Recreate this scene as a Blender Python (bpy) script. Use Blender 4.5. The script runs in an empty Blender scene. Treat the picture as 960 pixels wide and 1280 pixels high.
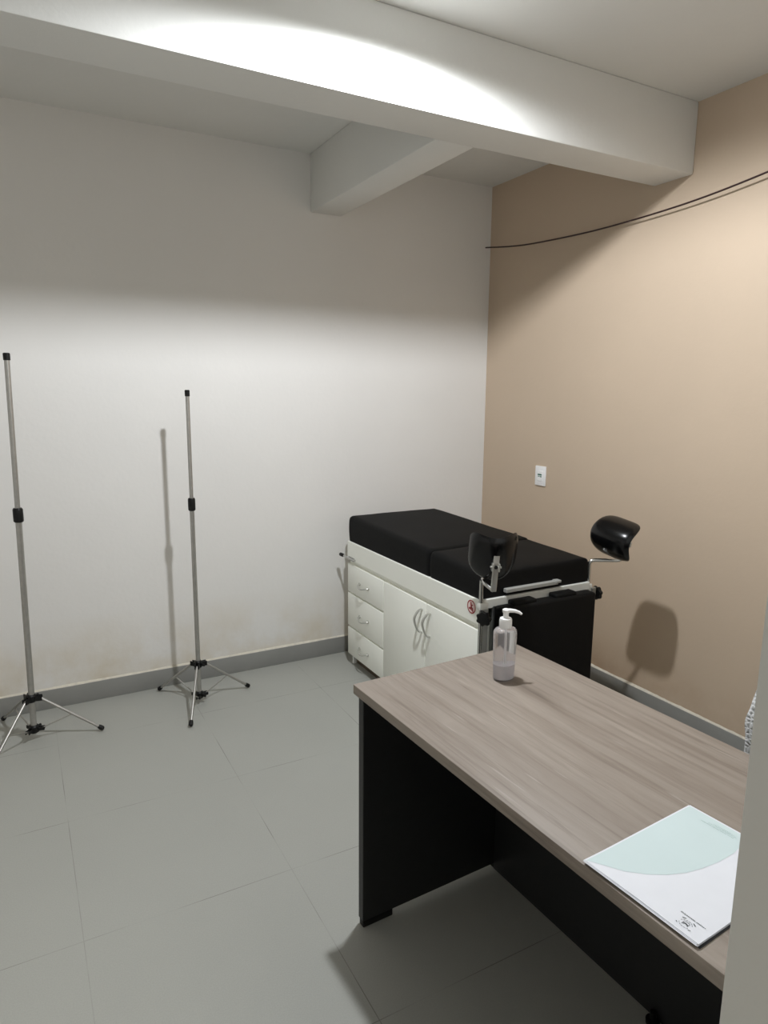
import bpy, bmesh, math, random
from mathutils import Vector, Matrix, noise
random.seed(7)
S = bpy.context.scene
COL = S.collection
PI = math.pi

# ---------------------------------------------------------------- materials
def srgb(r, g, b):
    f = lambda c: (c/255/12.92) if c/255 <= .04045 else ((c/255+.055)/1.055)**2.4
    return (f(r), f(g), f(b), 1)

class NT:
    def __init__(s, name):
        s.m = bpy.data.materials.new(name); s.m.use_nodes = True
        s.t = s.m.node_tree; s.p = s.t.nodes['Principled BSDF']
    def n(s, kind, **kw):
        x = s.t.nodes.new(kind)
        for k, v in kw.items():
            if k in x.inputs: x.inputs[k].default_value = v
            else: setattr(x, k, v)
        return x
    def l(s, a, b): s.t.links.new(a, b)
    def math(s, op, a, b=None):
        x = s.t.nodes.new('ShaderNodeMath'); x.operation = op
        for i, v in enumerate((a, b)):
            if v is None: continue
            if hasattr(v, 'is_output'): s.l(v, x.inputs[i])
            else: x.inputs[i].default_value = v
        return x.outputs[0]
    def mix(s, fac, a, b):
        x = s.t.nodes.new('ShaderNodeMix'); x.data_type = 'RGBA'
        for i, v in ((0, fac), (6, a), (7, b)):
            if hasattr(v, 'is_output'): s.l(v, x.inputs[i])
            else: x.inputs[i].default_value = v
        return x.outputs[2]
    def ramp(s, fac, stops):
        x = s.t.nodes.new('ShaderNodeValToRGB'); s.l(fac, x.inputs[0])
        e = x.color_ramp.elements
        while len(e) < len(stops): e.new(.5)
        for i, (p, c) in enumerate(stops): e[i].position = p; e[i].color = c
        return x.outputs[0]
    def coord(s, scale=(1, 1, 1), kind='Object'):
        tc = s.n('ShaderNodeTexCoord'); mp = s.n('ShaderNodeMapping'); mp.inputs['Scale'].default_value = scale
        s.l(tc.outputs[kind], mp.inputs[0]); return mp.outputs[0]
    def noise(s, vec, scale, detail=4, rough=.5):
        x = s.n('ShaderNodeTexNoise'); x.inputs['Scale'].default_value = scale
        x.inputs['Detail'].default_value = detail; x.inputs['Roughness'].default_value = rough
        s.l(vec, x.inputs['Vector']); return x.outputs['Fac']
    def bump(s, h, strength, dist=.01):
        b = s.n('ShaderNodeBump'); b.inputs['Strength'].default_value = strength; b.inputs['Distance'].default_value = dist
        s.l(h, b.inputs['Height']); s.l(b.outputs[0], s.p.inputs['Normal'])

def plain(name, col, rough=.5, metal=0, var=.06, scale=30, bump=0, **kw):
    m = NT(name); p = m.p
    v = m.coord(); nz = m.noise(v, scale)
    lo = tuple(c*(1-var) for c in col[:3])+(1,); hi = tuple(min(1, c*(1+var)) for c in col[:3])+(1,)
    m.l(m.ramp(nz, [(.3, lo), (.7, hi)]), p.inputs['Base Color'])
    p.inputs['Roughness'].default_value = rough; p.inputs['Metallic'].default_value = metal
    for k, x in kw.items(): p.inputs[k].default_value = x
    if bump: m.bump(nz, bump, .003)
    return m.m

def wall_mat(name, col, stain, stain_h=.34, stain_amt=.5, zoff=0.0):
    m = NT(name); v = m.coord(); p = m.p
    big = m.noise(v, 1.3, 3); fine = m.noise(v, 55, 5, .6)
    c0 = m.ramp(big, [(.3, tuple(c*.97 for c in col[:3])+(1,)), (.7, tuple(c*1.02 for c in col[:3])+(1,))])
    sep = m.n('ShaderNodeSeparateXYZ'); m.l(v, sep.inputs[0])
    blot = m.noise(v, 3.2, 5, .62)
    h = m.math('DIVIDE', m.math('SUBTRACT', sep.outputs[2], .09+zoff), stain_h)
    lowm = m.math('MAXIMUM', m.math('SUBTRACT', 1.0, h), 0.0)
    msk = m.math('MULTIPLY', m.math('MULTIPLY', lowm, m.math('MAXIMUM', m.math('MULTIPLY', m.math('SUBTRACT', blot, .36), 4.0), 0.0)), stain_amt)
    msk = m.math('MINIMUM', msk, .8)
    m.l(m.mix(msk, c0, stain), p.inputs['Base Color'])
    p.inputs['Roughness'].default_value = .72
    mid = m.noise(v, 9, 3)
    m.bump(m.math('ADD', m.math('MULTIPLY', fine, .35), mid), .25, .006)
    return m.m

def floor_mat():
    m = NT('porcelain_tile'); v = m.coord(); p = m.p
    sep = m.n('ShaderNodeSeparateXYZ'); m.l(v, sep.inputs[0])
    def line(o, off, step):
        a = m.math('FRACT', m.math('DIVIDE', m.math('ADD', sep.outputs[o], off), step))
        d = m.math('ABSOLUTE', m.math('SUBTRACT', a, .5))
        return m.math('GREATER_THAN', d, .5-.0012/step)
    g = m.math('MAXIMUM', line(0, 2.545+6.2, .62), line(1, 1.608+6.05, .605))
    big = m.noise(v, 1.6, 5); fine = m.noise(v, 260, 2)
    base = m.ramp(big, [(.3, srgb(162, 163, 157)), (.7, srgb(168, 169, 163))])
    sp = m.ramp(fine, [(.35, srgb(160, 160, 155)), (.65, srgb(172, 172, 167))])
    c = m.mix(.4, base, sp)
    wear = m.noise(v, 3.1, 3)
    gm = m.math('MULTIPLY', g, m.math('MAXIMUM', .08, m.math('MULTIPLY', m.math('SUBTRACT', wear, .42), 4.0)))
    gm = m.math('MINIMUM', gm, .8)
    m.l(m.mix(gm, c, srgb(116, 115, 108)), p.inputs['Base Color'])
    p.inputs['Roughness'].default_value = .5; p.inputs['Specular IOR Level'].default_value = .35
    return m.m

def wood_mat():
    m = NT('greige_oak_laminate'); p = m.p
    v = m.coord((11, .8, 11)); v2 = m.coord((48, 1.3, 48)); v3 = m.coord((1, 1, 1))
    warp = m.noise(m.coord((3, .9, 3)), 2.0, 3)
    vw = m.n('ShaderNodeVectorMath'); vw.operation = 'ADD'
    cmb = m.n('ShaderNodeCombineXYZ'); m.l(m.math('MULTIPLY', warp, 2.2), cmb.inputs[0])
    m.l(v, vw.inputs[0]); m.l(cmb.outputs[0], vw.inputs[1])
    a = m.noise(vw.outputs[0], 1.6, 6, .6); b = m.noise(v2, 1.5, 5, .65); c = m.noise(v3, 2.5, 2)
    col = m.ramp(a, [(.25, srgb(104, 94, 85)), (.42, srgb(132, 121, 111)), (.56, srgb(144, 134, 124)), (.74, srgb(166, 155, 144))])
    dk = m.ramp(b, [(.32, srgb(98, 87, 79)), (.52, srgb(146, 136, 127))])
    col = m.mix(.38, col, dk)
    # pale short flecks
    fl = m.noise(m.coord((42, 2.4, 42)), 1.9, 3, .5)
    fm = m.ramp(fl, [(.66, (0, 0, 0, 1)), (.72, (1, 1, 1, 1))])
    col = m.mix(m.math('MULTIPLY', fm, .42), col, srgb(172, 164, 156))
    # dark thin veins
    vn = m.noise(m.coord((26, 1.0, 26)), 2.3, 5, .6)
    vm = m.ramp(vn, [(.30, (1, 1, 1, 1)), (.37, (0, 0, 0, 1))])
    col = m.mix(m.math('MULTIPLY', vm, .5), col, srgb(98, 86, 77))
    m.l(col, p.inputs['Base Color']); p.inputs['Roughness'].default_value = .5
    p.inputs['Specular IOR Level'].default_value = .35
    m.bump(b, .08, .002)
    return m.m

WHITE_WALL = wall_mat('white_wall_paint', srgb(224, 222, 219), srgb(196, 180, 148), .36, .55)
CEIL = wall_mat('ceiling_paint', srgb(218, 218, 215), srgb(218, 218, 215), .3, 0)
BEIGE = wall_mat('beige_wall_paint', srgb(194, 175, 154), srgb(150, 116, 84), .22, .35)
FLOOR = floor_mat()
SKIRT = plain('grey_tile_skirting', srgb(138, 138, 135), .5, var=.05, scale=6)
CAULK = plain('white_filler', srgb(214, 208, 194), .8, var=.1, scale=40)
WOOD = wood_mat()
BLACKLAM = plain('black_laminate', srgb(30, 30, 31), .45, var=.1, scale=60)
VINYL = plain('black_vinyl', srgb(5, 5, 5), .7, var=.12, scale=90, bump=.15, **{'Specular IOR Level': .2})
GLOSS = plain('black_polyurethane', srgb(8, 8, 9), .24, var=.05, **{'Specular IOR Level': .35})
BLKPLAS = plain('black_plastic', srgb(12, 12, 12), .45, var=.08, **{'Specular IOR Level': .3})
WLAM = plain('white_laminate', srgb(244, 245, 237), .38, var=.015, scale=3)
WEDGE = plain('white_edge_band', srgb(238, 238, 230), .35, var=.01)
WMETAL = plain('white_enamelled_steel', srgb(214, 215, 210), .35, var=.02)
GREYP = plain('grey_painted_steel', srgb(158, 158, 154), .45, var=.03)
GMETAL = plain('grey_steel', srgb(150, 152, 150), .35, .8, var=.05)
CHROME = plain('chrome', srgb(205, 205, 202), .2, 1, var=.03)
ALU = plain('brushed_aluminium', srgb(178, 176, 172), .35, .85, var=.06, scale=50)
SATIN = plain('satin_handle_metal', srgb(196, 196, 190), .3, .7, var=.03)
DKWOOD = plain('brown_plinth', srgb(92, 78, 62), .6, var=.2, scale=18)
WPLAS = plain('white_plastic', srgb(236, 236, 236), .35, var=.01)
RED = plain('sign_red', srgb(150, 22, 28), .5, var=.03)
PINK = plain('sign_white', srgb(236, 214, 210), .5, var=.02)
PAPER = plain('white_paper', srgb(219, 221, 227), .8, var=.01)
MINT = plain('mint_print', srgb(197, 212, 213), .8, var=.015, scale=8)
INK = plain('black_ink', srgb(52, 58, 60), .8)
PALEINK = plain('green_grey_ink', srgb(140, 172, 164), .8)
DKSHADE = plain('painted_shade', srgb(48, 50, 54), .6)  # dark grey that paints the shade under the paper stack
GREENMARK = plain('green_mark', srgb(60, 110, 92), .5)
CABLE = plain('dark_cable', srgb(46, 22, 22), .5)
CLOTH = None
def cloth_mat():
    m = NT('white_open_weave_cloth'); v = m.coord(); p = m.p
    vo = m.n('ShaderNodeTexVoronoi'); vo.feature = 'DISTANCE_TO_EDGE'; vo.inputs['Scale'].default_value = 70
    m.l(v, vo.inputs['Vector'])
    c = m.ramp(vo.outputs['Distance'], [(.04, srgb(240, 240, 240)), (.3, srgb(176, 176, 174))])
    m.l(c, p.inputs['Base Color']); p.inputs['Roughness'].default_value = .85
    m.bump(vo.outputs['Distance'], .9, .006)
    return m.m
CLOTH = cloth_mat()
def clear_mat():
    m = NT('cloudy_clear_plastic'); p = m.p; v = m.coord()
    nz = m.noise(v, 30, 2)
    m.l(m.ramp(nz, [(.3, srgb(230, 228, 231)), (.7, srgb(234, 232, 235))]), p.inputs['Base Color'])
    p.inputs['Roughness'].default_value = .12; p.inputs['IOR'].default_value = 1.25
    p.inputs['Transmission Weight'].default_value = .8
    return m.m
CLEAR = clear_mat()
def gel_mat():
    m = NT('clear_hand_gel'); p = m.p; v = m.coord()
    nz = m.noise(v, 40, 2)
    m.l(m.ramp(nz, [(.3, srgb(240, 239, 242)), (.7, srgb(244, 243, 246))]), p.inputs['Base Color'])
    p.inputs['Roughness'].default_value = .15; p.inputs['IOR'].default_value = 1.2
    p.inputs['Transmission Weight'].default_value = .6
    return m.m
GEL = gel_mat()

# ---------------------------------------------------------------- builders
ROOT = {}
def link(o): COL.objects.link(o); return o
def thing(name, label, cat, loc=(0, 0, 0), rz=0, group=None):
    o = link(bpy.data.objects.new(name, None)); o.location = loc; o.rotation_euler = (0, 0, rz)
    o.empty_display_size = .1
    o['label'] = label; o['category'] = cat
    if group: o['group'] = group
    ROOT[o] = Matrix.Translation(loc) @ Matrix.Rotation(rz, 4, 'Z')
    return o
def obj(name, bm, m, parent=None, local=False, smooth=35, label=None):
    """bm is in world coordinates unless local."""
    if parent is not None:
        M = ROOT[parent]
        if not local: bm.transform(M.inverted())
    bmesh.ops.recalc_face_normals(bm, faces=bm.faces[:])
    me = bpy.data.meshes.new(name); bm.to_mesh(me); bm.free()
    ms = m if isinstance(m, (list, tuple)) else [m]
    for x in ms: me.materials.append(x)
    for p in me.polygons: p.use_smooth = True
    me.set_sharp_from_angle(angle=math.radians(smooth))
    o = link(bpy.data.objects.new(name, me))
    if parent is not None: o.parent = parent; ROOT[o] = ROOT[parent]
    if label: o['label'] = label
    return o
def tag(o, label, cat, group=None):
    o['label'] = label; o['category'] = cat
    if group: o['group'] = group
    return o
def struct(name, bm, m, label=None):
    o = obj(name, bm, m); o['kind'] = 'structure'; return o

def add_box(bm, lo, hi, bev=0, seg=2, M=None):
    g = bmesh.ops.create_cube(bm, size=1)
    vs = g['verts']
    for v in vs:
        v.co = Vector([lo[i] + (v.co[i]+.5)*(hi[i]-lo[i]) for i in range(3)])
    if bev:
        es = list({e for v in vs for e in v.link_edges})
        r = bmesh.ops.bevel(bm, geom=es, offset=bev, segments=seg, affect='EDGES', profile=.5)
        vs = list({v for f in r['faces'] for v in f.verts} | {v for v in vs if v.is_valid})
    if M is not None:
        for v in vs: v.co = M @ v.co
    return vs
def box(lo, hi, bev=0, seg=2, M=None):
    bm = bmesh.new(); add_box(bm, lo, hi, bev, seg, M); return bm

def add_tube(bm, pts, r, n=12, caps=True):
    pts = [Vector(p) for p in pts]
    rs = r if isinstance(r, (list, tuple)) else [r]*len(pts)
    rings = []; up = None
    for i, p in enumerate(pts):
        d = (pts[min(i+1, len(pts)-1)] - pts[max(i-1, 0)]).normalized()
        if up is None:
            up = Vector((0, 0, 1)) if abs(d.z) < .9 else Vector((1, 0, 0))
        x = (up - d*up.dot(d)).normalized(); up = x; y = d.cross(x)
        rings.append([bm.verts.new(p + rs[i]*(x*math.cos(a)+y*math.sin(a))) for a in [2*PI*k/n for k in range(n)]])
    for a, b in zip(rings, rings[1:]):
        for k in range(n): bm.faces.new((a[k], a[(k+1) % n], b[(k+1) % n], b[k]))
    if caps:
        bm.faces.new(rings[0][::-1]); bm.faces.new(rings[-1])
def tube(pts, r, n=12):
    bm = bmesh.new(); add_tube(bm, pts, r, n); return bm
def smooth_path(pts, k=6):
    P = [Vector(p) for p in pts]; out = []
    for i in range(len(P)-1):
        p0, p1, p2, p3 = P[max(i-1, 0)], P[i], P[i+1], P[min(i+2, len(P)-1)]
        for j in range(k):
            t = j/k
            out.append(.5*((2*p1)+(-p0+p2)*t+(2*p0-5*p1+4*p2-p3)*t*t+(-p0+3*p1-3*p2+p3)*t**3))
    out.append(P[-1]); return out
def fillet(pts, r=.02, k=6):
    P = [Vector(p) for p in pts]; out = [P[0]]
    for a, b, c in zip(P, P[1:], P[2:]):
        u = (a-b); w = (c-b); q = min(r, u.length*.48, w.length*.48)
        s, e = b+u.normalized()*q, b+w.normalized()*q
        for j in range(k+1):
            t = j/k; out.append((1-t)**2*s+2*t*(1-t)*b+t*t*e)
    out.append(P[-1]); return out
def add_lathe(bm, prof, c=(0, 0, 0), n=28, sx=1, sy=1, axis=None):
    c = Vector(c)
    Q = Vector((0, 0, 1)).rotation_difference(Vector(axis)).to_matrix() if axis is not None else Matrix.Identity(3)
    rings = [[bm.verts.new(c + Q @ Vector((r*sx*math.cos(2*PI*k/n), r*sy*math.sin(2*PI*k/n), z))) for k in range(n)] for r, z in prof]
    for a, b in zip(rings, rings[1:]):
        for k in range(n): bm.faces.new((a[k], a[(k+1) % n], b[(k+1) % n], b[k]))
    bm.faces.new(rings[0][::-1]); bm.faces.new(rings[-1])
def lathe(prof, c=(0, 0, 0), n=28, **kw):
    bm = bmesh.new(); add_lathe(bm, prof, c, n, **kw); return bm

def lobed_knob(c, axis, R=.029, h=.02, lobes=7, stem=.03, n=84):
    """a black star-grip knob whose stem points along -axis"""
    bm = bmesh.new(); c = Vector(c)
    Q = Vector((0, 0, 1)).rotation_difference(Vector(axis)).to_matrix()
    prof = [(.55, -h*.5), (.92, -h*.42), (1, -h*.15), (1, h*.2), (.9, h*.42), (.5, h*.5)]
    rings = []
    for s, z in prof:
        rings.append([bm.verts.new(c+Q @ Vector((R*s*(1+.09*math.cos(lobes*a))*math.cos(a), R*s*(1+.09*math.cos(lobes*a))*math.sin(a), z))) for a in [2*PI*k/n for k in range(n)]])
    for a, b in zip(rings, rings[1:]):
        for k in range(n): bm.faces.new((a[k], a[(k+1) % n], b[(k+1) % n], b[k]))
    bm.faces.new(rings[0][::-1]); bm.faces.new(rings[-1])
    ax = Vector(axis).normalized()
    add_tube(bm, [c-ax*(h*.4), c-ax*(h*.4+stem)], R*.3, 14)
    return bm

# ---------------------------------------------------------------- camera
A, B, C_ = .4989, .1789, .0072
f = Vector((math.sin(A)*math.cos(B), math.cos(A)*math.cos(B), -math.sin(B)))
r0 = Vector((math.cos(A), -math.sin(A), 0)); u0 = r0.cross(f)
rr = math.cos(C_)*r0 + math.sin(C_)*u0; uu = -math.sin(C_)*r0 + math.cos(C_)*u0
cam = bpy.data.cameras.new('camera'); co = link(bpy.data.objects.new('camera', cam))
M = Matrix((rr, uu, -f)).transposed().to_4x4(); M.translation = Vector((-2.602, -3.4593, 1.5332))
co.matrix_world = M
cam.sensor_fit = 'HORIZONTAL'; cam.sensor_width = 36; cam.lens = 36*843.8/960; cam.clip_start = .02
S.camera = co

# ---------------------------------------------------------------- room shell
X0, X1 = -4.1, 0.0          # left wall / beige wall
YF = -3.15                   # inner face of the front wall
ZC = 2.72
def shell(name, lo, hi, m):
    o = struct(name, box(lo, hi), m); return o
shell('floor', (X0-.15, -5.3, -.1), (.15, .15, 0), FLOOR)
shell('ceiling', (X0-.15, -5.3, ZC), (.15, .15, ZC+.12), CEIL)
shell('wall_back', (X0-.15, 0, 0), (.15, .15, ZC), WHITE_WALL)
shell('wall_right', (0, -5.3, 0), (.15, 0, ZC), BEIGE)
shell('wall_left', (X0-.15, -5.3, 0), (X0, 0, ZC), WHITE_WALL)
# front wall with the doorway the photograph is taken through
JX = -2.087; JL = -3.05
bm = bmesh.new()
add_box(bm, (JX, YF-.15, 0), (0, YF, ZC), .004)
add_box(bm, (X0, YF-.15, 0), (JL, YF, ZC), .004)
add_box(bm, (JL, YF-.15, 2.12), (JX, YF, ZC))
struct('wall_front', bm, CEIL)
shell('wall_rear', (X0-.15, -5.3, 0), (.15, -5.15, ZC), WHITE_WALL)
# beams
def rough_beam(lo, hi, cuts=40):
    bm = bmesh.new(); add_box(bm, lo, hi, .007, 2); return bm
struct('trim_1', rough_beam((X0, -1.3925, 2.437), (0, -1.1924, ZC)), CEIL).name = 'beam_main'
struct('trim_2', rough_beam((-1.165, -1.195, 2.437), (-.99, 0, ZC)), CEIL).name = 'beam_cross'
# skirting tile with a ragged bead of filler on top
HB = .096
struct('baseboard_back', box((X0, -.012, 0), (0, 0, HB), .001), SKIRT)
struct('baseboard_right', box((-.012, YF, 0), (0, -.012, HB), .001), SKIRT)
def bead(p, q, n, amp, out):
    bm = bmesh.new(); p = Vector(p); q = Vector(q); ring = []
    out = Vector(out)
    for i in range(n+1):
        c = p.lerp(q, i/n); s = noise.noise(c*7)*.5+.5; s2 = noise.noise(c*31+Vector((3, 1, 2)))*.5+.5
        t = .001+.006*s+amp*max(0, s2-.5)
        w = .004+.009*s
        ring.append([bm.verts.new(c+out*w+Vector((0, 0, -.004*s2))), bm.verts.new(c+out*w*.7+Vector((0, 0, t*.6))), bm.verts.new(c+Vector((0, 0, t+.004)))])
    for a, b in zip(ring, ring[1:]):
        for k in range(2): bm.faces.new((a[k], b[k], b[k+1], a[k+1]))
    return bm
struct('trim_1', bead((X0, 0, HB), (0, 0, HB), 260, .006, (0, -1, 0)), CAULK)
struct('trim_2', bead((0, 0, HB), (0, YF, HB), 240, .012, (-1, 0, 0)), CAULK)

# ---------------------------------------------------------------- telescopic tripod stands
def stand(label, cx, cy, ztop, zj, zc, zb, rl, ru, angs, R, lean=0):
    cx0, cy0 = cx, cy
    LX = lambda z: cx0+lean*z/ztop*.878
    LY = lambda z: cy0-lean*z/ztop*.4785
    t = thing('tripod_stand', label, 'tripod stand', (cx, cy, 0), 0, 'telescopic tripod stands by the white wall')
    P = lambda x, y, z: (cx+x, cy+y, z)
    obj('lower_tube', tube([(LX(zb), LY(zb), zb-.012), (LX(zj), LY(zj), zj)], rl, 20), ALU, t)
    obj('upper_tube', tube([(LX(zj-.05), LY(zj-.05), zj-.05), (LX(ztop), LY(ztop), ztop-.012)], ru, 20), ALU, t)
    obj('top_cap', lathe([(ru*.8, ztop-.03), (ru*1.25, ztop-.028), (ru*1.25, ztop-.003), (ru*1.0, ztop)], (LX(ztop), LY(ztop), 0)), BLKPLAS, t)
    k = rl*1.55
    obj('clamp_collar', lathe([(k*.8, zj-.03), (k, zj-.026), (k*1.02, zj), (k, zj+.024), (k*.85, zj+.03)], (LX(zj), LY(zj), 0)), BLKPLAS, t)
    for nm, z, q in (('leg_hub', zc, .020), ('brace_hub', zb, .013)):
        bm = bmesh.new()
        add_lathe(bm, [(rl*1.3, z-.018), (rl*1.75, z-.014), (rl*1.75, z+.012), (rl*1.3, z+.018)], (cx, cy, 0))
        for a in angs:
            Mx = Matrix.Translation((cx, cy, z)) @ Matrix.Rotation(a, 4, 'Z')
            for s in (-1, 1):
                add_box(bm, (rl*1.2, s*.008-.003, -q*.7), (rl*1.2+.03, s*.008+.003, q*.5), .002, 1, Mx)
        # locking screw
        a = angs[0]+1.0
        add_tube(bm, [P(math.cos(a)*rl, math.sin(a)*rl, z), P(math.cos(a)*(rl+.028), math.sin(a)*(rl+.028), z)], .006, 10)
        obj(nm, bm, BLKPLAS, t)
    for a in angs:
        c, s = math.cos(a), math.sin(a)
        d0 = rl+.022
        p0 = P(c*d0, s*d0, zc-.002); p1 = P(c*(R-.012), s*(R-.012), .016)
        lg = obj('leg', tube([p0, p1], .0062, 12), ALU, t)
        d = (Vector(p1)-Vector(p0)).normalized()
        obj('foot_cap', tube([Vector(p1)-d*.016, Vector(p1)-d*.006, Vector(p1)+d*.006, Vector(p1)+d*.011], [.0085, .0105, .0105, .006], 14), BLKPLAS, lg)
        m = Vector(p0).lerp(Vector(p1), .52)
        bm = tube([P(c*d0, s*d0, zb), m], .0032, 8)
        obj('brace', bm, ALU, t)
    return t
R_ = math.radians
stand('taller silver tripod pole with black collar, nearer the left edge', -2.633, -.30, 1.668, 1.010, .196, .052, .0125, .0105,
      [R_(-12), R_(116), R_(233)], .288, .028)
stand('shorter silver tripod pole with black collar, standing nearer the exam table', -1.900, -.268, 1.527, .996, .199, .038, .0108, .0090,
      [R_(248), R_(126), R_(8)], .272, .005)

# ---------------------------------------------------------------- examination table
tx, ty = -1.037, -.17
T = thing('examination_table', 'white cabinet examination table with black vinyl cushions in the corner by the beige wall', 'examination table', (tx, ty, 0))
XL, XR = -1.020, -.475        # carcass sides
YH, YE = -.172, -1.386        # head end, foot end
# carcass
bm = bmesh.new()
add_box(bm, (XL, YE, .06), (XR, YH, .625), .002, 1)
obj('carcass', bm, WLAM, T)
obj('plinth', box((XL+.03, YE+.02, 0.0), (XR-.02, YH-.02, .062), .001, 1), DKWOOD, T)
for y in (YH-.028, YE+.012):
    obj('glide', box((XL+.006, y, 0), (XL+.022, y+.016, .06), .001, 1), WPLAS, T)
# apron frame that carries the cushions
bm = bmesh.new()
add_box(bm, (-1.0375, -1.392, .612), (-1.018, -.168, .714), .002, 1)
add_box(bm, (-.478, -1.392, .612), (-.460, -.168, .714), .002, 1)
add_box(bm, (-1.018, -.186, .612), (-.478, -.168, .714), .002, 1)
add_box(bm, (-1.018, -1.36, .700), (-.478, -.186, .712))
obj('apron', bm, WLAM, T)
# drawers
def pull(parent, y, z, w=.1, x=-1.037):
    pts = [(x+.001, y+w/2, z+.008), (x-.018, y+w/2-.012, z+.004), (x-.026, y, z-.004), (x-.018, y-w/2+.012, z+.004), (x+.001, y-w/2, z+.008)]
    bm = tube(smooth_path(pts, 6), .0042, 10)
    for s in (-1, 1):
        add_tube(bm, [(x+.0005, y+s*w/2, z+.008), (x-.005, y+s*w/2, z+.008)], .008, 14)
    obj('handle', bm, SATIN, parent)
XD = -1.037
for z0, z1 in ((.428, .588), (.230, .420), (.062, .222)):
    bm = box((XD, -.583, z0), (XL+.001, -.170, z1), .004, 2)
    d = obj('drawer', bm, WLAM, T)
    pull(d, -.372, (z0+z1)/2-.012)
# doors
for y0, y1, hy, s in ((-.985, -.588, -.957, 1), (-1.384, -.988, -1.026, -1)):
    bm = box((XD, y0, .062), (XL+.001, y1, .588), .004, 2)
    d = obj('door', bm, WLAM, T)
    zt, zb2 = .552, .442
    pts = [(XD+.001, hy, zt), (XD-.018, hy+.004, zt-.006), (XD-.034, hy+.012, (zt+zb2)/2+.01), (XD-.020, hy+.004, zb2+.012), (XD+.001, hy, zb2)]
    path = smooth_path(pts, 7)
    bm = bmesh.new(); rings = []
    for i, p in enumerate(path):
        dd = (path[min(i+1, len(path)-1)]-path[max(i-1, 0)]).normalized()
        sd = Vector((0, 1, 0)); nn = dd.cross(sd).normalized()
        q = i/(len(path)-1); w = .0055+.003*math.sin(PI*q)
        rings.append([bm.verts.new(p+sd*w*math.cos(a)+nn*.0042*math.sin(a)) for a in [2*PI*k/10 for k in range(10)]])
    for a, b in zip(rings, rings[1:]):
        for k in range(10): bm.faces.new((a[k], a[(k+1) % 10], b[(k+1) % 10], b[k]))
    bm.faces.new(rings[0][::-1]); bm.faces.new(rings[-1])
    obj('handle', bm, SATIN, d)
# cushions
def cushion(name, y0, y1, za, zb_, ztop0, ztop1, x0=-1.029, x1=-.464, rad=.026, puff=.007):
    """y0 = head side; ztop0/ztop1 the top at y0 / y1"""
    bm = bmesh.new(); bmesh.ops.create_cube(bm, size=1)
    bmesh.ops.subdivide_edges(bm, edges=bm.edges[:], cuts=25, use_grid_fill=True)
    H = .12; ya, yb = min(y0, y1), max(y0, y1)
    lo = Vector((x0, ya, 0)); hi = Vector((x1, yb, H))
    for v in bm.verts:
        c = v.co+Vector((.5, .5, .5))
        # crowd the grid towards the edges
        c = Vector([.5-.5*math.cos(PI*max(0, min(1, q))) for q in c])
        p = Vector([lo[i]+(hi[i]-lo[i])*c[i] for i in range(3)])
        R3 = (.020, .009, .022)
        q = Vector((min(max(p.x, lo.x+R3[0]), hi.x-R3[0]), min(max(p.y, lo.y+R3[1]), hi.y-R3[1]), min(p.z, H-R3[2])))
        e = Vector([(p[i]-q[i])/R3[i] for i in range(3)])
        mx = max(abs(e.x), abs(e.y), abs(e.z))
        if mx > 1e-9:
            e = e.normalized()*mx
            p = q+Vector([e[i]*R3[i] for i in range(3)])
        fz = p.z/H; t = (p.y-y0)/(y1-y0)
        fx = max(0, 1-abs((p.x-(x0+x1)/2)/((x1-x0)/2))**2.5); fy = max(0, 1-abs((p.y-(y0+y1)/2)/((y1-y0)/2))**6)
        zt = ztop0+(ztop1-ztop0)*t
        z = za+(zt-za)*fz
        z += puff*fx*fy*max(0, fz-.5)*2+noise.noise(p*6)*.002*fz
        # bulging sides
        k = math.sin(PI*min(1, fz))*.005
        p.x += k*((p.x-(x0+x1)/2)/((x1-x0)/2))**5
        v.co = Vector((p.x, p.y, z))
    return obj(name, bm, VINYL, T, smooth=60)
cushion('backrest_cushion', -.170, -1.002, .714, 0, .853, .838)
cushion('seat_cushion', -1.004, -1.392, .714, 0, .833, .824)
# foot end rail, pull-out plate and corner posts
bm = bmesh.new()
add_box(bm, (-1.030, -1.404, .682), (-.462, -1.388, .720), .002, 1)
obj('end_rail', bm, WMETAL, T)
bm = box((-.925, -1.412, .736), (-.650, -1.385, .752), .002, 1)
add_box(bm, (-.668, -1.418, .744), (-.640, -1.385, .755), .002, 1)
obj('slide_plate', bm, GREYP, T)
for x in (-1.016, -.474):
    bm = box((x-.014, -1.404, .05), (x+.010, -1.386, .690), .002, 1)
    obj('corner_post', bm, GREYP, T)
    bm = box((x+.030, -1.404, .05), (x+.052, -1.390, .690), .002, 1)
    obj('slide_rail', bm, GMETAL, T)
# hanging leg rest
bm = bmesh.new()
add_box(bm, (-.985, -1.468, .20), (-.485, -1.407, .694), .012, 4)
for xa, xb in ((-.915, -.80), (-.70, -.585)):
    add_box(bm, (xa, -1.455, .68), (xb, -1.405, .709), .008, 3)
obj('leg_rest', bm, VINYL, T)
# release lever at the head end
lv = obj('release_lever', tube([(-1.041, -.27, .622), (-1.043, -.17, .622), (-1.045, -.115, .622)], .0055, 10), CHROME, T)
obj('lever_grip', tube([(-1.045, -.135, .622), (-1.045, -.125, .622), (-1.046, -.097, .622), (-1.046, -.091, .622)], [.006, .010, .010, .006], 12), BLKPLAS, lv)
bm = box((-1.043, -.255, .612), (-1.030, -.19, .630), .002, 1)
obj('lever_bracket', bm, GMETAL, T)

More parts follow.
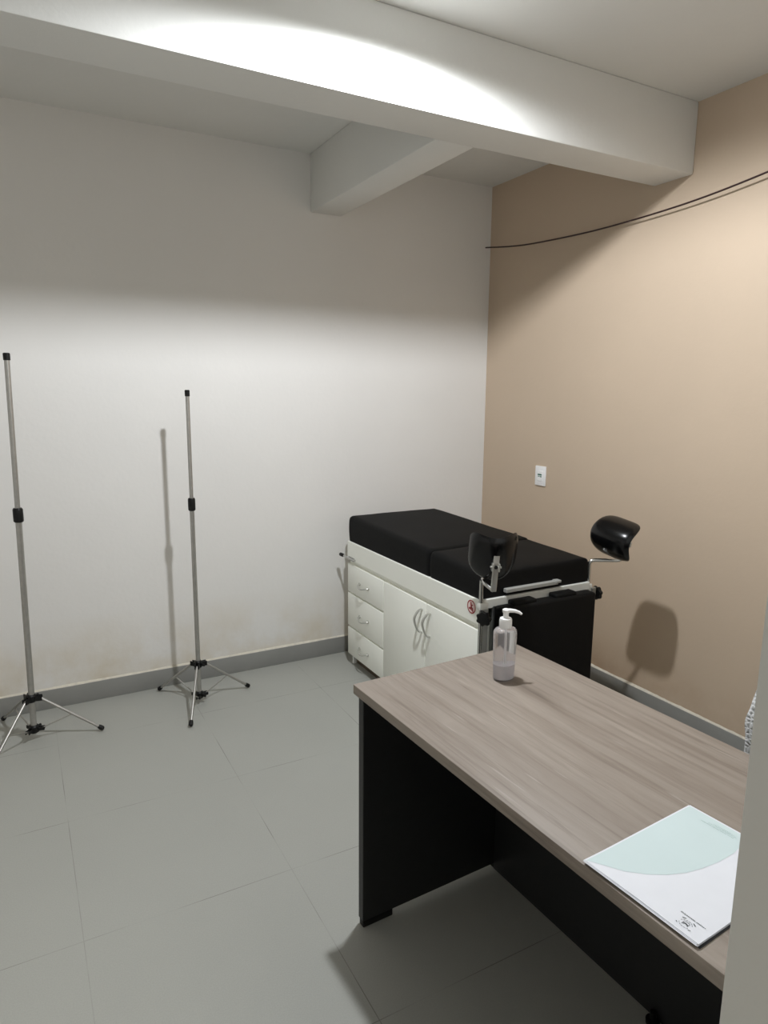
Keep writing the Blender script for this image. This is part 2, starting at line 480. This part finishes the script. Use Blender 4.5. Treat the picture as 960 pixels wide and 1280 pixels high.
# prohibition sticker (nobody may sit here)
def disc(c, R, x, n=40, sy=1):
    bm = bmesh.new()
    a = [bm.verts.new((x, c[0]+R*sy*math.cos(2*PI*k/n), c[1]+R*math.sin(2*PI*k/n))) for k in range(n)]
    b = [bm.verts.new((x+.0006, v.co.y, v.co.z)) for v in a]
    bm.faces.new(a); bm.faces.new(b[::-1])
    for k in range(n): bm.faces.new((a[k], b[k], b[(k+1) % n], a[(k+1) % n]))
    return bm
sc, sR = (-1.333, .674), .0285
st = obj('warning_sticker', disc(sc, sR, -1.0383), PINK, T, label='round red and white prohibition sticker')
bm = bmesh.new(); n = 40; xr = -1.0388
ro = [bm.verts.new((xr, sc[0]+sR*math.cos(2*PI*k/n), sc[1]+sR*math.sin(2*PI*k/n))) for k in range(n)]
ri = [bm.verts.new((xr, sc[0]+sR*.82*math.cos(2*PI*k/n), sc[1]+sR*.82*math.sin(2*PI*k/n))) for k in range(n)]
for k in range(n): bm.faces.new((ro[k], ro[(k+1) % n], ri[(k+1) % n], ri[k]))
def strip(bm, y0, z0, y1, z1, w, x):
    d = Vector((0, y1-y0, z1-z0)).normalized(); s = Vector((0, -d.z, d.y))*w/2
    a, b = Vector((x, y0, z0)), Vector((x, y1, z1))
    bm.faces.new([bm.verts.new(v) for v in (a+s, b+s, b-s, a-s)])
q = sR*.6
strip(bm, sc[0]+q, sc[1]-q*.35, sc[0]-q*.75, sc[1]-q*.95, .0048, xr)
obj('red_ring', bm, RED, st)
bm = bmesh.new(); xp = -1.0390; y0, z0 = sc
n = 16; bm.faces.new([bm.verts.new((xp, y0+.003+.0042*math.cos(2*PI*k/n), z0+.0165+.0042*math.sin(2*PI*k/n))) for k in range(n)])
strip(bm, y0+.003, z0+.013, y0-.001, z0-.006, .0085, xp)
strip(bm, y0-.001, z0+.006, y0-.012, z0+.010, .0035, xp)
strip(bm, y0+.002, z0-.005, y0-.011, z0-.006, .0065, xp)
strip(bm, y0-.010, z0-.004, y0-.011, z0-.019, .0055, xp)
strip(bm, y0+.002, z0-.003, y0+.015, z0-.011, .005, xp)
obj('pictogram', bm, RED, st)

# leg-holder pads on their rods
fh = Vector((.4785, .878, 0)).normalized(); rh = Vector((.878, -.4785, 0)).normalized(); UP = Vector((0, 0, 1)); wv = -fh
def pad(M0, a, n, c, L=.20, W=.18, D=.085, th=.030, power=4.2, pw=2.0):
    bm = bmesh.new(); NR, NA = 12, 56
    top, bot = [], []
    def pos(s, t, off):
        # s along a, t across; curved along t (gutter), slight flare at the ends of a
        g = D*abs(t)**pw
        dn = Vector((0, 0, 0))
        tang = (c*(W/2) + n*(D*pw*abs(t)**(pw-1)*(1 if t >= 0 else -1))).normalized()
        nor = (n - tang*n.dot(tang)).normalized()
        return M0 + a*(s*L/2) + c*(t*W/2) + n*(g + .010*s*s) + nor*off
    for i in range(NR+1):
        rho = i/NR; h = th/2*math.sqrt(max(0, 1-rho**5))
        rt, rb = [], []
        for k in range(NA):
            an = 2*PI*k/NA; cs, sn = math.cos(an), math.sin(an)
            m = (abs(cs)**power+abs(sn)**power)**(-1/power)
            s, t = rho*m*cs, rho*m*sn
            if i == NR:
                v = bm.verts.new(pos(s, t, 0)); rt.append(v); rb.append(v)
            elif i == 0 and k > 0:
                rt.append(rt[0]); rb.append(rb[0])
            else:
                rt.append(bm.verts.new(pos(s, t, h))); rb.append(bm.verts.new(pos(s, t, -h)))
        top.append(rt); bot.append(rb)
    for sheet in (top, bot):
        for i in range(NR):
            for k in range(NA):
                q = [sheet[i][k], sheet[i][(k+1) % NA], sheet[i+1][(k+1) % NA], sheet[i+1][k]]
                u = []
                for v in q:
                    if v not in u: u.append(v)
                try: bm.faces.new(u)
                except ValueError: pass
    return bm
def plate(p, q, side, nrm, w=.022, t=.006):
    """flat steel strap from p to q"""
    p, q = Vector(p), Vector(q); d = (q-p); ln = d.length; d.normalize()
    s = (Vector(side)-d*Vector(side).dot(d)).normalized(); k = d.cross(s)
    Mx = Matrix((s, d, k)).transposed().to_4x4(); Mx.translation = p
    bm = bmesh.new(); add_box(bm, (-w/2, -w*.3, -t/2), (w/2, ln, t/2), .002, 1, Mx); return bm, Mx, ln
tl = R_(25)
# left holder
def holder(which, M0, a, n, c, rod, clamp, kaxis, plate_pts, side, kc, W, L):
    H = obj('leg_holder', pad(M0, a, n, c, W=W, L=L), GLOSS, T, smooth=80, label='curved glossy black leg-holder pad on the %s rod' % which)
    rd = obj('holder_rod', tube(fillet(rod, .022), .0082, 14), CHROME, T)
    bm, Mx, ln = plate(plate_pts[0], plate_pts[1], side, None)
    # hinge ears and pin near the top, small bolts
    for s in (-1, 1):
        add_box(bm, (s*.012-.003, ln-.034, -.014), (s*.012+.003, ln-.004, .012), .001, 1, Mx)
    add_tube(bm, [Mx @ Vector((-.021, ln-.018, -.004)), Mx @ Vector((.021, ln-.018, -.004))], .004, 10)
    add_box(bm, (-.011, ln-.006, -.005), (.011, ln+.026, .002), .001, 1, Mx)
    br = obj('holder_strap', bm, SATIN, H)
    bm = bmesh.new()
    add_tube(bm, [Mx @ Vector((0, ln-.018, -.010)), Mx @ Vector((0, ln-.018, .0075))], .007, 10)
    obj('hinge_pin', bm, BLKPLAS, H)
    bm = bmesh.new(); add_box(bm, *clamp, .003, 2)
    cl = obj('rod_clamp', bm, WMETAL, T)
    obj('clamp_knob', lobed_knob(kc, kaxis), BLKPLAS, T)
aL = UP*math.cos(tl)+wv*math.sin(tl); nL = fh*math.cos(tl)+UP*math.sin(tl)
ML = Vector((-1.058, -1.500, .903))
holder('left', ML, aL, nL, rh,
       [(-1.045, -1.404, .50), (-1.045, -1.404, .812), (-1.080, -1.470, .812), (-1.070, -1.512, .795)],
       ((-1.058, -1.416, .684), (-1.016, -1.392, .712)), (-.8, -.6, 0),
       (Vector((-1.073, -1.515, .798)), ML-nL*.019+aL*.012), rh, (-1.048, -1.430, .655), .185, .20)
ro15 = R_(15)
cR = UP*math.cos(ro15)+rh*math.sin(ro15); eR = rh*math.cos(ro15)-UP*math.sin(ro15)
aR = eR*.58+wv*.81; nR = eR*.81-wv*.58
aR.normalize(); nR = (nR-aR*nR.dot(aR)).normalized()
MR = Vector((-.440, -1.470, .932))
holder('right', MR, aR, nR, cR,
       [(-.452, -1.384, .60), (-.452, -1.384, .812), (-.335, -1.450, .812), (-.318, -1.455, .835)],
       ((-.466, -1.396, .672), (-.438, -1.372, .706)), (1, 0, 0),
       (Vector((-.312, -1.455, .832)), Vector((-.312, -1.455, .905))), rh, (-.405, -1.392, .660), .17, .20)

# ---------------------------------------------------------------- desk
dloc, drot = (-1.8435, -1.897, 0), .0409
D = thing('office_desk', 'desk with greige wood top and black panel legs in the foreground', 'desk', dloc, drot)
W_, L_ = .5925, 1.2
ZT = .74
obj('desktop', box((0, -L_, ZT-.0275), (W_, 0, ZT), .0022, 2), WOOD, D, local=True)
for ya in (-.040, -L_+.014):
    lg = obj('side_panel', box((.010, ya, .022), (.560, ya+.026, ZT-.0275), .0012, 1), BLACKLAM, D, local=True)
    for xa in (.012, .50):
        obj('foot', box((xa, ya+.001, 0), (xa+.10, ya+.025, .023), .003, 2), BLKPLAS, lg, local=True)
md = obj('modesty_panel', box((.495, -L_+.040, .005), (.512, -.040, ZT-.0275), .001, 1), BLACKLAM, D, local=True)
obj('foot', lathe([(.012, .0), (.017, .001), (.017, .01), (.008, .013), (.008, .032)], (.483, -.66, 0), 20), BLKPLAS, md, local=True)

# ---------------------------------------------------------------- gel bottle
bc = Vector((-1.4535, -2.058, ZT))
Bt = thing('pump_bottle', 'clear pump bottle of hand gel with white pump standing on the desk', 'bottle', bc)
prof = [(.026, .0), (.0305, .002), (.032, .006), (.0325, .03), (.0350, .115), (.0350, .134), (.0338, .141), (.0300, .1465), (.0240, .149), (.0155, .1505), (.013, .152), (.013, .158)]
obj('bottle_body', lathe(prof, bc, 40, sy=.80), CLEAR, Bt, smooth=60)
gp = [(.024, .003), (.029, .005), (.0305, .009), (.031, .03), (.0312, .046)]
obj('gel', lathe(gp, bc, 40, sy=.80), GEL, Bt, smooth=60)
obj('dip_tube', tube([bc+Vector((0, 0, .009)), bc+Vector((.001, 0, .155))], .003, 10), WPLAS, Bt)
bm = bmesh.new(); n = 60; rings = []
for r_, z in ((.0165, .150), (.0172, .152), (.0172, .172), (.0160, .1765), (.0095, .179)):
    rings.append([bm.verts.new(bc+Vector((r_*(1+.015*math.cos(20*a))*math.cos(a), r_*(1+.015*math.cos(20*a))*math.sin(a), z))) for a in [2*PI*k/n for k in range(n)]])
for a, b in zip(rings, rings[1:]):
    for k in range(n): bm.faces.new((a[k], a[(k+1) % n], b[(k+1) % n], b[k]))
bm.faces.new(rings[0][::-1]); bm.faces.new(rings[-1])
cp = obj('pump_collar', bm, WPLAS, Bt)
bm = bmesh.new()
add_lathe(bm, [(.0075, .176), (.0075, .190), (.0088, .192), (.0100, .196), (.0098, .201), (.006, .2035)], bc, 24)
sd = Vector((.86, -.51, 0)).normalized()
add_tube(bm, [bc+UP*.1975-sd*.004, bc+UP*.1985+sd*.010, bc+UP*.1975+sd*.024, bc+UP*.1935+sd*.036, bc+UP*.1885+sd*.043],
         [.0055, .0058, .0050, .0042, .0032], 14)
obj('pump_head', bm, WPLAS, Bt)

# ---------------------------------------------------------------- papers on the desk
po = Vector((-1.806, -2.723, ZT)); pa = math.atan2(.02, .29)
Pp = thing('paper_stack', 'stack of white sheets with a mint printed curve on the desk edge', 'papers', po, pa)
# local frame: x = long side (.297), y = -short side
random.seed(3)
obj('shade_sheet', box((.001, -.2125, .0), (.296, -.001, .0022), .0004, 1), DKSHADE, Pp, local=True, label='dark sheet standing in for the shade under the papers')  # dark sheet added as the shadow between papers and desk edge
for i in range(5):
    dx, dy, da = random.uniform(-.003, .003), random.uniform(-.0025, .002), random.uniform(-.010, .010)
    if i == 4: dx = dy = da = 0
    Mx = Matrix.Translation((dx, dy, .0026+i*.0007)) @ Matrix.Rotation(da, 4, 'Z')
    bm = bmesh.new(); nx, ny = 14, 10; g = []
    for ix in range(nx+1):
        row = []
        for iy in range(ny+1):
            x, y = .297*ix/nx, -.21*iy/ny
            z = .0012*max(0, 1-x/.05)*1.0 + .0010*(1-abs(2*iy/ny-1))*(1 if i == 4 else .3)
            row.append(Mx @ Vector((x, y, z)))
        g.append(row)
    lo = [[bm.verts.new(p) for p in r] for r in g]; hi = [[bm.verts.new(p+Vector((0, 0, .0004))) for p in r] for r in g]
    for ix in range(nx):
        for iy in range(ny):
            bm.faces.new((hi[ix][iy], hi[ix+1][iy], hi[ix+1][iy+1], hi[ix][iy+1])); bm.faces.new((lo[ix][iy], lo[ix][iy+1], lo[ix+1][iy+1], lo[ix+1][iy]))
    for ix in range(nx):
        for iy in (0, ny): bm.faces.new((lo[ix][iy], lo[ix+1][iy], hi[ix+1][iy], hi[ix][iy]))
    for iy in range(ny):
        for ix in (0, nx): bm.faces.new((lo[ix][iy], lo[ix][iy+1], hi[ix][iy+1], hi[ix][iy]))
    sh = obj('paper_sheet', bm, PAPER, Pp, local=True)
def ptop(x, y, lift=.0006):
    z = .0026+4*.0007+.0004 + .0012*max(0, 1-x/.05) + .0010*(1-abs(2*(-y/.21)-1))
    return (x, y, z+lift)
cur = [(.002, .003), (.010, .015), (.034, .053), (.060, .078), (.088, .097), (.12, .111), (.154, .119), (.195, .1245), (.234, .125), (.265, .121), (.293, .112)]
bm = bmesh.new(); rows = []
for i in range(len(cur)-1):
    for j in range(4):
        t = j/4; rows.append((cur[i][0]*(1-t)+cur[i+1][0]*t, cur[i][1]*(1-t)+cur[i+1][1]*t))
rows.append(cur[-1]); vv = []
for x, yv in rows:
    vv.append([bm.verts.new(ptop(x, -(.002+(yv-.002)*k/10), .0003)) for k in range(11)])
for a, b in zip(vv, vv[1:]):
    for k in range(10): bm.faces.new((a[k], b[k], b[k+1], a[k+1]))
obj('printed_curve', bm, MINT, sh, local=True, label='pale mint printed area with curved edge')
def pstrip(bm, x0, v0, x1, v1, w):
    a, b = Vector(ptop(x0, -v0)), Vector(ptop(x1, -v1)); d = (b-a).normalized(); s = Vector((-d.y, d.x, 0))*w/2
    bm.faces.new([bm.verts.new(p) for p in (a+s, b+s, b-s, a-s)])
def textline(bm, x, va, vb, h):
    v = va
    while v < vb:
        w = random.uniform(.0010, .0019)
        k = random.random()
        if k < .14: v += .0012; continue
        pstrip(bm, x+random.uniform(0, .0003), v, x+random.uniform(0, .0003), v+w*.45, h)
        if k > .4: pstrip(bm, x+h*.36, v, x+h*.36, v+w*.9, h*.25)
        if k > .6: pstrip(bm, x-h*.36, v, x-h*.36, v+w*.9, h*.25)
        v += w+.0004
bm = bmesh.new(); textline(bm, .0355, .158, .198, .0022)
obj('printed_heading', bm, INK, sh, local=True)
bm = bmesh.new(); textline(bm, .2705, .040, .104, .0018); textline(bm, .2755, .052, .104, .0016); textline(bm, .2795, .060, .098, .0014)
obj('printed_footer', bm, PALEINK, sh, local=True)
# crest: shield with ribbon and two sprigs
bm = bmesh.new(); cx_, cv = .0185, .177
for k in range(14):
    if k in (3, 4, 10): continue
    a0, a1 = 2*PI*k/14, 2*PI*(k+.7)/14
    pstrip(bm, cx_+.0085*math.cos(a0), cv+.0095*math.sin(a0), cx_+.0085*math.cos(a1), cv+.0095*math.sin(a1), .0007)
for s in (-1, 1):
    pstrip(bm, cx_-.004, cv+s*.0045, cx_+.004, cv+s*.0045, .0006)
    pstrip(bm, cx_+.008, cv+s*.011, cx_+.011, cv+s*.006, .0014)
    pstrip(bm, cx_-.008, cv+s*.009, cx_-.006, cv+s*.012, .0012)
pstrip(bm, cx_-.002, cv-.004, cx_+.001, cv-.001, .0022)
pstrip(bm, cx_+.001, cv-.001, cx_-.001, cv+.004, .002)
pstrip(bm, cx_+.0048, cv-.004, cx_+.0048, cv+.004, .0007)
obj('printed_crest', bm, INK, sh, local=True)

# ---------------------------------------------------------------- outlet on the beige wall
O = thing('wall_outlet', 'white outlet plate with a small green mark on the beige wall', 'outlet', (0, -.545, 1.004))
obj('face_plate', box((-.010, -.587, 1.005), (0, -.503, 1.116), .003, 2), WPLAS, O)
obj('socket_module', box((-.0125, -.565, 1.032), (-.009, -.525, 1.090), .001, 1), WPLAS, O)
bm = bmesh.new()
add_box(bm, (-.0135, -.561, 1.064), (-.0122, -.529, 1.072))
add_box(bm, (-.0135, -.561, 1.054), (-.0122, -.549, 1.060))
add_box(bm, (-.0135, -.545, 1.056), (-.0122, -.531, 1.060))
obj('green_mark', bm, GREENMARK, O)

# ---------------------------------------------------------------- cable
pts = [(-.028, .0, 2.378), (-.040, -.03, 2.372), (-.045, -.30, 2.335), (-.040, -.55, 2.318), (-.038, -.93, 2.306), (-.040, -1.38, 2.315), (-.043, -1.73, 2.346), (-.045, -2.05, 2.395), (-.045, -2.5, 2.49), (-.03, -3.149, 2.66)]
cb = obj('wall_cable', tube(smooth_path(pts, 10), .0038, 10), CABLE)
tag(cb, 'thin dark red cable sagging loosely across the beige wall', 'cable')

# ---------------------------------------------------------------- chair behind the desk, cloth over its back
Hc = thing('office_chair', 'black chair under the white lacy cloth behind the desk', 'chair', (-.98, -2.64, 0))
obj('seat', box((-1.17, -2.84, .43), (-.80, -2.44, .48), .015, 3), VINYL, Hc)
bm = bmesh.new(); add_box(bm, (-.875, -2.825, .50), (-.845, -2.455, .835), .014, 3)
obj('backrest', bm, VINYL, Hc)
for sx in (-1.14, -.84):
    for sy in (-2.81, -2.47):
        obj('leg', tube([(sx, sy, 0), (sx, sy, .435)], .011, 12), BLKPLAS, Hc)
for sy in (-2.76, -2.52): obj('back_support', box((-.85, sy-.012, .44), (-.838, sy+.012, .60), .002, 1), BLKPLAS, Hc)
# cloth: draped sheet over the backrest, both faces, gathered
bm = bmesh.new(); NU, NV = 44, 60; rows = []
prof = []
for k in range(NV+1):
    t = k/NV
    if t < .45: x, z = -.895-.012*math.sin(t*9), .53+(.86-.53)*(t/.45)
    elif t < .55:
        q = (t-.45)/.10*PI; x, z = -.860-.035*math.cos(q), .86+.012*math.sin(q)
    else: x, z = -.825+.01*math.sin(t*11), .86-(.86-.55)*((t-.55)/.45)
    prof.append((x, z))
for i in range(NU+1):
    u = i/NU; y = -2.425-.43*u; r = []
    drop = .10*max(0, 1-u/.22)**1.7 + .10*max(0, 1-(1-u)/.22)**1.7
    for x, z in prof:
        hz = max(0, (z-.62)/.24)
        w = noise.noise(Vector((u*9, z*5, x*3)))*.010
        yy = y + noise.noise(Vector((x*8, z*14, u*2)))*.010 - .035*hz**1.5*max(0, 1-u/.3)
        r.append(bm.verts.new((x+w*(1 if x > -.86 else -1)-(.0), yy, z-drop*hz*.35)))
    rows.append(r)
for a, b in zip(rows, rows[1:]):
    for k in range(NV): bm.faces.new((a[k], a[k+1], b[k+1], b[k]))
cl = obj('lacy_cloth', bm, CLOTH, smooth=80)
md_ = cl.modifiers.new('thick', 'SOLIDIFY'); md_.thickness = .004; md_.offset = 0
tag(cl, 'white lacy cloth showing beside the door jamb behind the desk', 'cloth')

# ---------------------------------------------------------------- light
def area(name, loc, size, power, col, rot=(0, 0, 0), shape='DISK', spread=180, sy=None):
    l = bpy.data.lights.new(name, 'AREA'); l.shape = shape; l.size = size
    if sy: l.size_y = sy
    l.energy = power; l.color = col; l.spread = math.radians(spread)
    o = link(bpy.data.objects.new(name, l)); o.location = loc; o.rotation_euler = rot; return o
sl = bpy.data.lights.new('ceiling_lamp', 'SPOT'); sl.energy = 94; sl.color = (.935, .968, 1)
sl.spot_size = R_(180); sl.spot_blend = .32; sl.shadow_soft_size = .038
lo_ = link(bpy.data.objects.new('ceiling_lamp', sl)); lo_.location = (-1.54, -1.72, 2.585)
area('hall_fill', (-1.9, -4.3, ZC-.012), .5, 20, (1, .97, .90))  # added fill light out of view, no lamp seen in the hall
w = bpy.data.worlds.new('world'); S.world = w; w.use_nodes = True
w.node_tree.nodes['Background'].inputs[0].default_value = (.9, .93, 1, 1)
w.node_tree.nodes['Background'].inputs[1].default_value = .3

S.view_settings.view_transform = 'Standard'; S.view_settings.look = 'None'
S.view_settings.exposure = .53; S.view_settings.gamma = 1; S.view_settings.use_curve_mapping = False
S.cycles.max_bounces = 14; S.cycles.diffuse_bounces = 10; S.cycles.glossy_bounces = 6; S.cycles.transmission_bounces = 12
S.cycles.sample_clamp_indirect = 6
